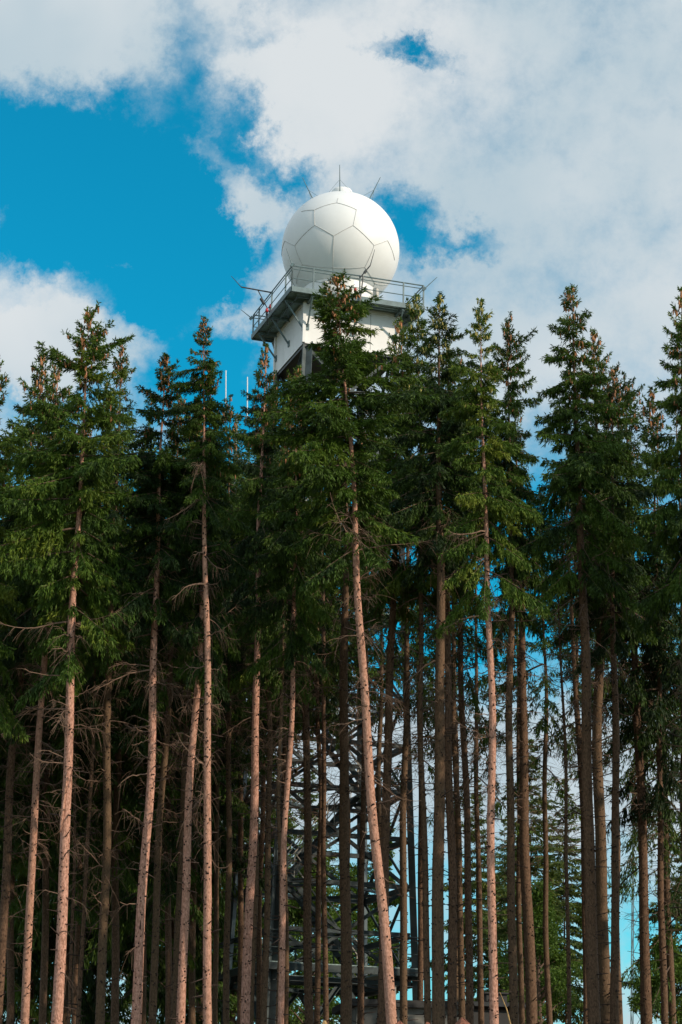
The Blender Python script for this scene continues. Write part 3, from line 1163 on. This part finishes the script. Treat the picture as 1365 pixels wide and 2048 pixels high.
SHADE_BARK = (878, 855, 764, 904, 1028, 1190, 1211, 1230, 1380, -5)     # trunks given the shade-darkened bark, a few of them truly olive brown
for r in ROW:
    o = spruce(*r[:7], r[7], r[8], r[9], G1, bool(r[10]), r[11], True, r[12], bark='bark_shade_olive' if r[0] in SHADE_BARK else 'bark')
    if r[0] == 113:                               # long bark scar on the left trunk
        inv = o.matrix_basis.inverted()
        pts = [inv @ (at(141 - 14 * q, 1545 + 122 * q, 50) + Vector((-.055, -.115 - .004 * math.sin(q * 9), 0))) for q in np.linspace(0, 1, 9)]
        MB().tube(pts, [.008, .03, .036, .03, .038, .034, .04, .036, .014], 7).build('bark_scar', M['bark'], o, True)
SHADE = [
    (199, 243, 680, 57, 17, 1330, 85, 'dim reddish spruce trunk between bark scarred spruce and pale leaning trunk', 1900),
    (306, 362, 770, 59, 14, 1380, 85, 'dim spruce trunk just right of the pale leaning trunk', 1900),
    (157, 215, 765, 58, 8, 1450, 70, 'thin spruce pole right of the bark scarred spruce', 1900),
    (137, 176, 810, 60, 6, 1500, 60, 'thinnest spruce pole close behind the bark scarred spruce', 1900),
    (350, 395, 800, 61, 12, 1450, 85, 'dark spruce trunk half hidden behind the reddish trunk', 1900),
    (453, 460, 790, 62, 12, 1400, 85, 'dark spruce trunk right of the straight pale trunk', 1800),
    (500, 528, 790, 60, 13, 1350, 85, 'dark spruce trunk close behind the brown trunk', 1750),
    (528, 547, 770, 60, 12, 1380, 80, 'dark spruce trunk hiding the tower front leg', 1700),
    (555, 580, 800, 55, 8, 1380, 70, 'thin brown spruce trunk twinned with the thin reddish trunk', 1700),
    (619, 601, 745, 62, 16, 1280, 95, 'dark spruce trunk in front of the tower left half', 1650),
    (653, 641, 790, 66, 10, 1360, 85, 'thin dark spruce trunk in front of the tower stairs', 1650),
    (692, 690, 720, 61, 21, 1260, 100, 'thick dark brown spruce trunk in front of the tower middle', 1650),
    (722, 735, 800, 67, 12, 1330, 85, 'dark spruce trunk between thick dark trunk and leaning pale trunk', 1650),
    (808, 815, 740, 63, 14, 1330, 85, 'dark spruce trunk covering the tower right leg', 1700),
    (923, 901, 760, 64, 12, 1380, 85, 'dark narrow spruce trunk left of the dark twin right of centre', 1750),
    (939, 916, 700, 60, 14, 1330, 80, 'dark brown spruce trunk left of the brightest right trunk', 1750),
    (1064, 1030, 800, 62, 21, 1380, 72, 'thick dark leaning spruce trunk against the bright sky gap', 1700),
    (1141, 1112, 980, 58, 8, 1120, 45, 'thin bare spruce pole left of the thick olive brown trunk', 1900),
    (1187, 1130, 930, 65, 15, 1420, 75, 'dark leaning spruce trunk passing behind the thick olive trunk', 1750),
    (1295, 1250, 745, 62, 19, 1420, 100, 'dark leaning spruce trunk near the right edge', 1800),
    (1330, 1305, 780, 62, 13, 1650, 120, 'dark low branched spruce between dark leaning trunk and right edge', 1900),
]
for i, r in enumerate(SHADE):
    spruce(*r[:7], r[7], (SPARSE if r[0] > 600 and r[0] < 1290 else B4)[i % 2], 200 + i, G2, False, 1.05, True, r[8], bark='bark_shade_olive')

# the wood behind: low branched spruces closing the view on the left, thinner on the right
rng = random.Random(5)
DEEP_L = 'dark spruce deep in the wood behind the left trunks'
for i, (px, yt, dep, cb) in enumerate([(-60, 860, 63, 1700), (20, 820, 66, 1650), (85, 850, 64, 1750), (150, 830, 69, 1800), (230, 815, 65, 1700), (285, 840, 70, 1850), (335, 850, 66, 1750),
                                       (385, 830, 71, 1700), (430, 845, 68, 1560), (-20, 900, 75, 1950), (60, 905, 78, 1990), (130, 900, 76, 1990), (200, 890, 80, 2000), (270, 900, 77, 2000), (345, 900, 79, 1990), (400, 910, 84, 1960),
                                       (480, 860, 72, 1480), (-110, 830, 60, 1700)]):
    spruce(px, px + (560 - px) * .05, yt, dep, rng.uniform(10, 15), cb, rng.uniform(105, 150), DEEP_L, SKIRT[i % 2], 300 + i, 'dark spruces deep in the left wood', False, 0, False, knots=False, bark='bark_shade_olive')
DEEP_R = 'dark spruce with hanging low boughs deep behind the right trunks'
for i, (px, yt, dep, cb) in enumerate([(1290, 800, 66, 1760), (1385, 760, 64, 1900), (1345, 900, 74, 1960), (1240, 880, 72, 1500), (1420, 880, 70, 1990)]):
    spruce(px, px - (px - 700) * .05, yt, dep, 14, cb, rng.uniform(110, 140), DEEP_R, LACE[i % 2], 330 + i, 'dark spruces deep behind the right trunks', False, 0, False, knots=False, bark='bark_shade_olive')
DEEP_C = 'dark spruce behind the middle trunks with boughs against the sky'
for i, (px, yt, dep, cb) in enumerate([(520, 860, 73, 1480), (570, 870, 70, 1470), (635, 900, 69, 1450), (690, 900, 72, 1440), (765, 930, 70, 1420), (842, 1000, 72, 1520), (915, 960, 74, 1540), (962, 960, 70, 1560), (1045, 950, 73, 1500), (1100, 980, 70, 1540), (1172, 900, 70, 1560)]):
    spruce(px, px - (px - 700) * .05, yt, dep, 11, cb, rng.uniform(90, 120), DEEP_C, (B4 if i < 4 else SPARSE)[i % 2], 350 + i, 'dark spruces behind the middle trunks', False, 1.3, False, 1800, knots=False, bark='bark_shade_olive')

# the wood goes on to the right of the frame (it shades the right hand trunks)
rg = random.Random(9)
spots = [(-11.8, 52, 18.5), (-13.5, 56, 19)]
for ix in range(10):
    for iy in range(3):
        x = 10.6 + ix * 2.4 + rg.uniform(-.6, .6)
        y = 49.5 - .577 * (x - 3.6) + 3.0 + iy * 3.4 + rg.uniform(-.6, .8)
        if x / y > .172:
            spots.append((x, y, rg.uniform(17.5, 19.5)))
for i, (x, y, h) in enumerate(spots):
    g = ground_z(x, y)
    root = empty('spruce_tree', (x, y, g - .05))
    tag(root, 'spruce of the same wood standing just outside the picture', 'tree', 'spruces beyond the picture edge')
    link('trunk', make_trunk(h, .14, 400 + i, h * .5, False), root)
    c = link('crown', FRONT[i % 5]['me'], root, (0, 0, h))
    c.scale = (1.15, 1.15, 1.45)
    c.rotation_euler = (0, 0, i * 1.3)

# young spruces close the ground storey deep on the left
for i, (px, yt, dep) in enumerate([(-60, 1450, 88), (20, 1500, 92), (95, 1420, 90), (165, 1480, 95), (235, 1430, 89), (300, 1500, 94), (365, 1450, 91), (430, 1560, 97)]):
    spruce(px, px, yt, dep, 3.5, 2040, rng.uniform(95, 125), 'young dark spruce filling the gloom at the back of the left wood', SKIRT[i % 2], 380 + i, 'young spruces at the back of the left wood', False, 0, False, knots=False, bark='bark_shade_olive')

# sunlit conifers far beyond the clearing
for i, (px, yt, dep, rp, lab) in enumerate([
        (1062, 1480, 118, 150, 'sunlit olive spruce beyond the clearing, apex in the bright gap'),
        (1130, 1560, 130, 130, 'sunlit spruce beyond the clearing behind the thin bare pole'),
        (955, 1560, 125, 110, 'distant spruce left of the brightest right trunk'),
        (1010, 1640, 140, 110, 'distant spruce just right of the brightest right trunk'),
        (620, 1500, 122, 115, 'distant spruce seen through the tower left half'),
        (500, 1560, 115, 120, 'distant spruce left of the tower'),
        (735, 1690, 125, 110, 'distant spruce seen through the tower right half'),
        (1380, 1560, 118, 135, 'distant dark spruce at the right edge')]):
    spruce(px, px, yt, dep, 4.5, 2030, rp, lab, FAR[i % 2], 500 + i, 'spruces beyond the clearing', False, 0, False, knots=False, bark='bark_shade_olive')


# ------------------------------------------------------------------ broadleaf trees behind the tower
def leafy(px, yt, dep, rp, label, seed, low=2040):
    rng = np.random.default_rng(seed)
    top = at(px, yt, dep)
    g = ground_z(top.x, dep) - .05
    root = empty('leafy_tree', (top.x, dep, g))
    H = top.z - g
    Rm = rp * dep / FPX
    zlow = max(.4, at(px, low, dep).z - g)
    m_ = MB()
    m_.tube([(0, 0, 0), (.05, 0, H * .3), (-.08, .1, H * .6), (0, 0, H * .9)], [.16, .13, .08, .02], 7)
    cl = []
    for i in range(34):
        z = zlow + (H - zlow) * rng.uniform(.02, .98) ** .9
        f = (z - zlow) / (H - zlow)
        rr = Rm * (math.sin(min(1, f * 1.15 + .12) * math.pi) ** .6) * rng.uniform(.25, 1.0)
        a = rng.uniform(0, 6.28)
        c = np.array([rr * math.cos(a), rr * math.sin(a), z])
        cl.append((c, rng.uniform(.22, .42) * Rm))
        m_.tube([(0, 0, max(.3, z - rr * .7)), (c[0] * .6, c[1] * .6, z - rr * .2), tuple(c)], [.05, .035, .012], 5)
    m_.build('trunk', M['twig'], root)
    Q, T = [], []
    for c, r in cl:
        n = int(420)
        d = norm(rng.normal(size=(n, 3)))
        p = c + d * (r * rng.random((n, 1)) ** .45) * np.array([1, 1, .75])
        td = norm(d + rng.normal(0, .8, (n, 3)) + np.array([0, 0, -.2]))
        Q.append(twig_quads(p, td, rng.uniform(.10, .19, n), rng.uniform(.07, .12, n), rng))
        T.append(np.clip(rng.uniform(0, .4) + rng.uniform(0, .6, n), 0, 1))
    link('crown', quads_mesh('crown', np.concatenate(Q), [M['leaf']], np.concatenate(T)), root)
    tag(root, label, 'tree', 'leafy trees behind the tower')


for i, (px, yt, dep, rp, lab) in enumerate([
        (480, 1600, 98, 95, 'leafy green tree left of the tower foot'),
        (560, 1590, 102, 95, 'leafy green tree behind the tower front leg'),
        (630, 1690, 100, 90, 'leafy green tree behind the tower stairs'),
        (705, 1740, 104, 85, 'leafy tree low behind the tower middle'),
        (770, 1650, 108, 45, 'slender leafy tree behind the leaning pale trunk'),
        (1080, 1770, 105, 85, 'dark leafy tree behind the thick dark leaning trunk'),
        (1330, 1880, 104, 70, 'low leafy tree in the lower right corner')]):
    leafy(px, yt, dep, rp, lab, 600 + i)


# ------------------------------------------------------------------ litter on the bank at the lower edge of the picture
def mound(px, py, dep, w, h, mat, label, seed):
    rng = np.random.default_rng(seed)
    top = at(px, py, dep)
    g = ground_z(top.x, dep) - .1
    hh_ = top.z - g
    m_ = MB()
    n, kk = 14, 6
    V, F = [], []
    for j in range(kk):
        f = j / (kk - 1)
        for i in range(n):
            a = 6.2832 * i / n
            r = w * (1 - f ** 1.8) * rng.uniform(.8, 1.2) + .02
            V.append((r * math.cos(a), r * math.sin(a) * .8, hh_ * f * rng.uniform(.93, 1.0)))
    for j in range(kk - 1):
        for i in range(n):
            i2 = (i + 1) % n
            F.append((j * n + i, j * n + i2, (j + 1) * n + i2, (j + 1) * n + i))
    F.append(tuple((kk - 1) * n + i for i in range(n)))
    m_.add(V, F)
    o = m_.build('litter_mound', mat, None)
    o.location = (top.x, dep, g)
    tag(o, label, 'mound', 'litter mounds on the bank')


mound(925, 2034, 40, .42, .3, M['soil'], 'largest red brown litter mound at the lower edge near the brightest right trunk', 1)
mound(800, 2041, 40, .36, .3, M['soil'], 'low red litter mound at the foot of the leaning pale trunk', 2)
mound(650, 2040, 40, .22, .3, M['straw'], 'straw coloured litter mound at the lower edge below the tower', 3)
mound(855, 2043, 41, .25, .3, M['soil'], 'small red litter mound between two larger ones', 4)
a_ = at(1000, 1984, 44)
b_ = at(1024, 2060, 44)
st_ = MB().tube([b_ - b_, a_.lerp(b_, .5) - b_ + Vector((.02, 0, .03)), a_ - b_], [.022, .015, .006], 6).build('dry_stalk', M['straw'], None)
st_.location = b_
tag(st_, 'dry straw stalk leaning against the brightest right trunk', 'stalk')
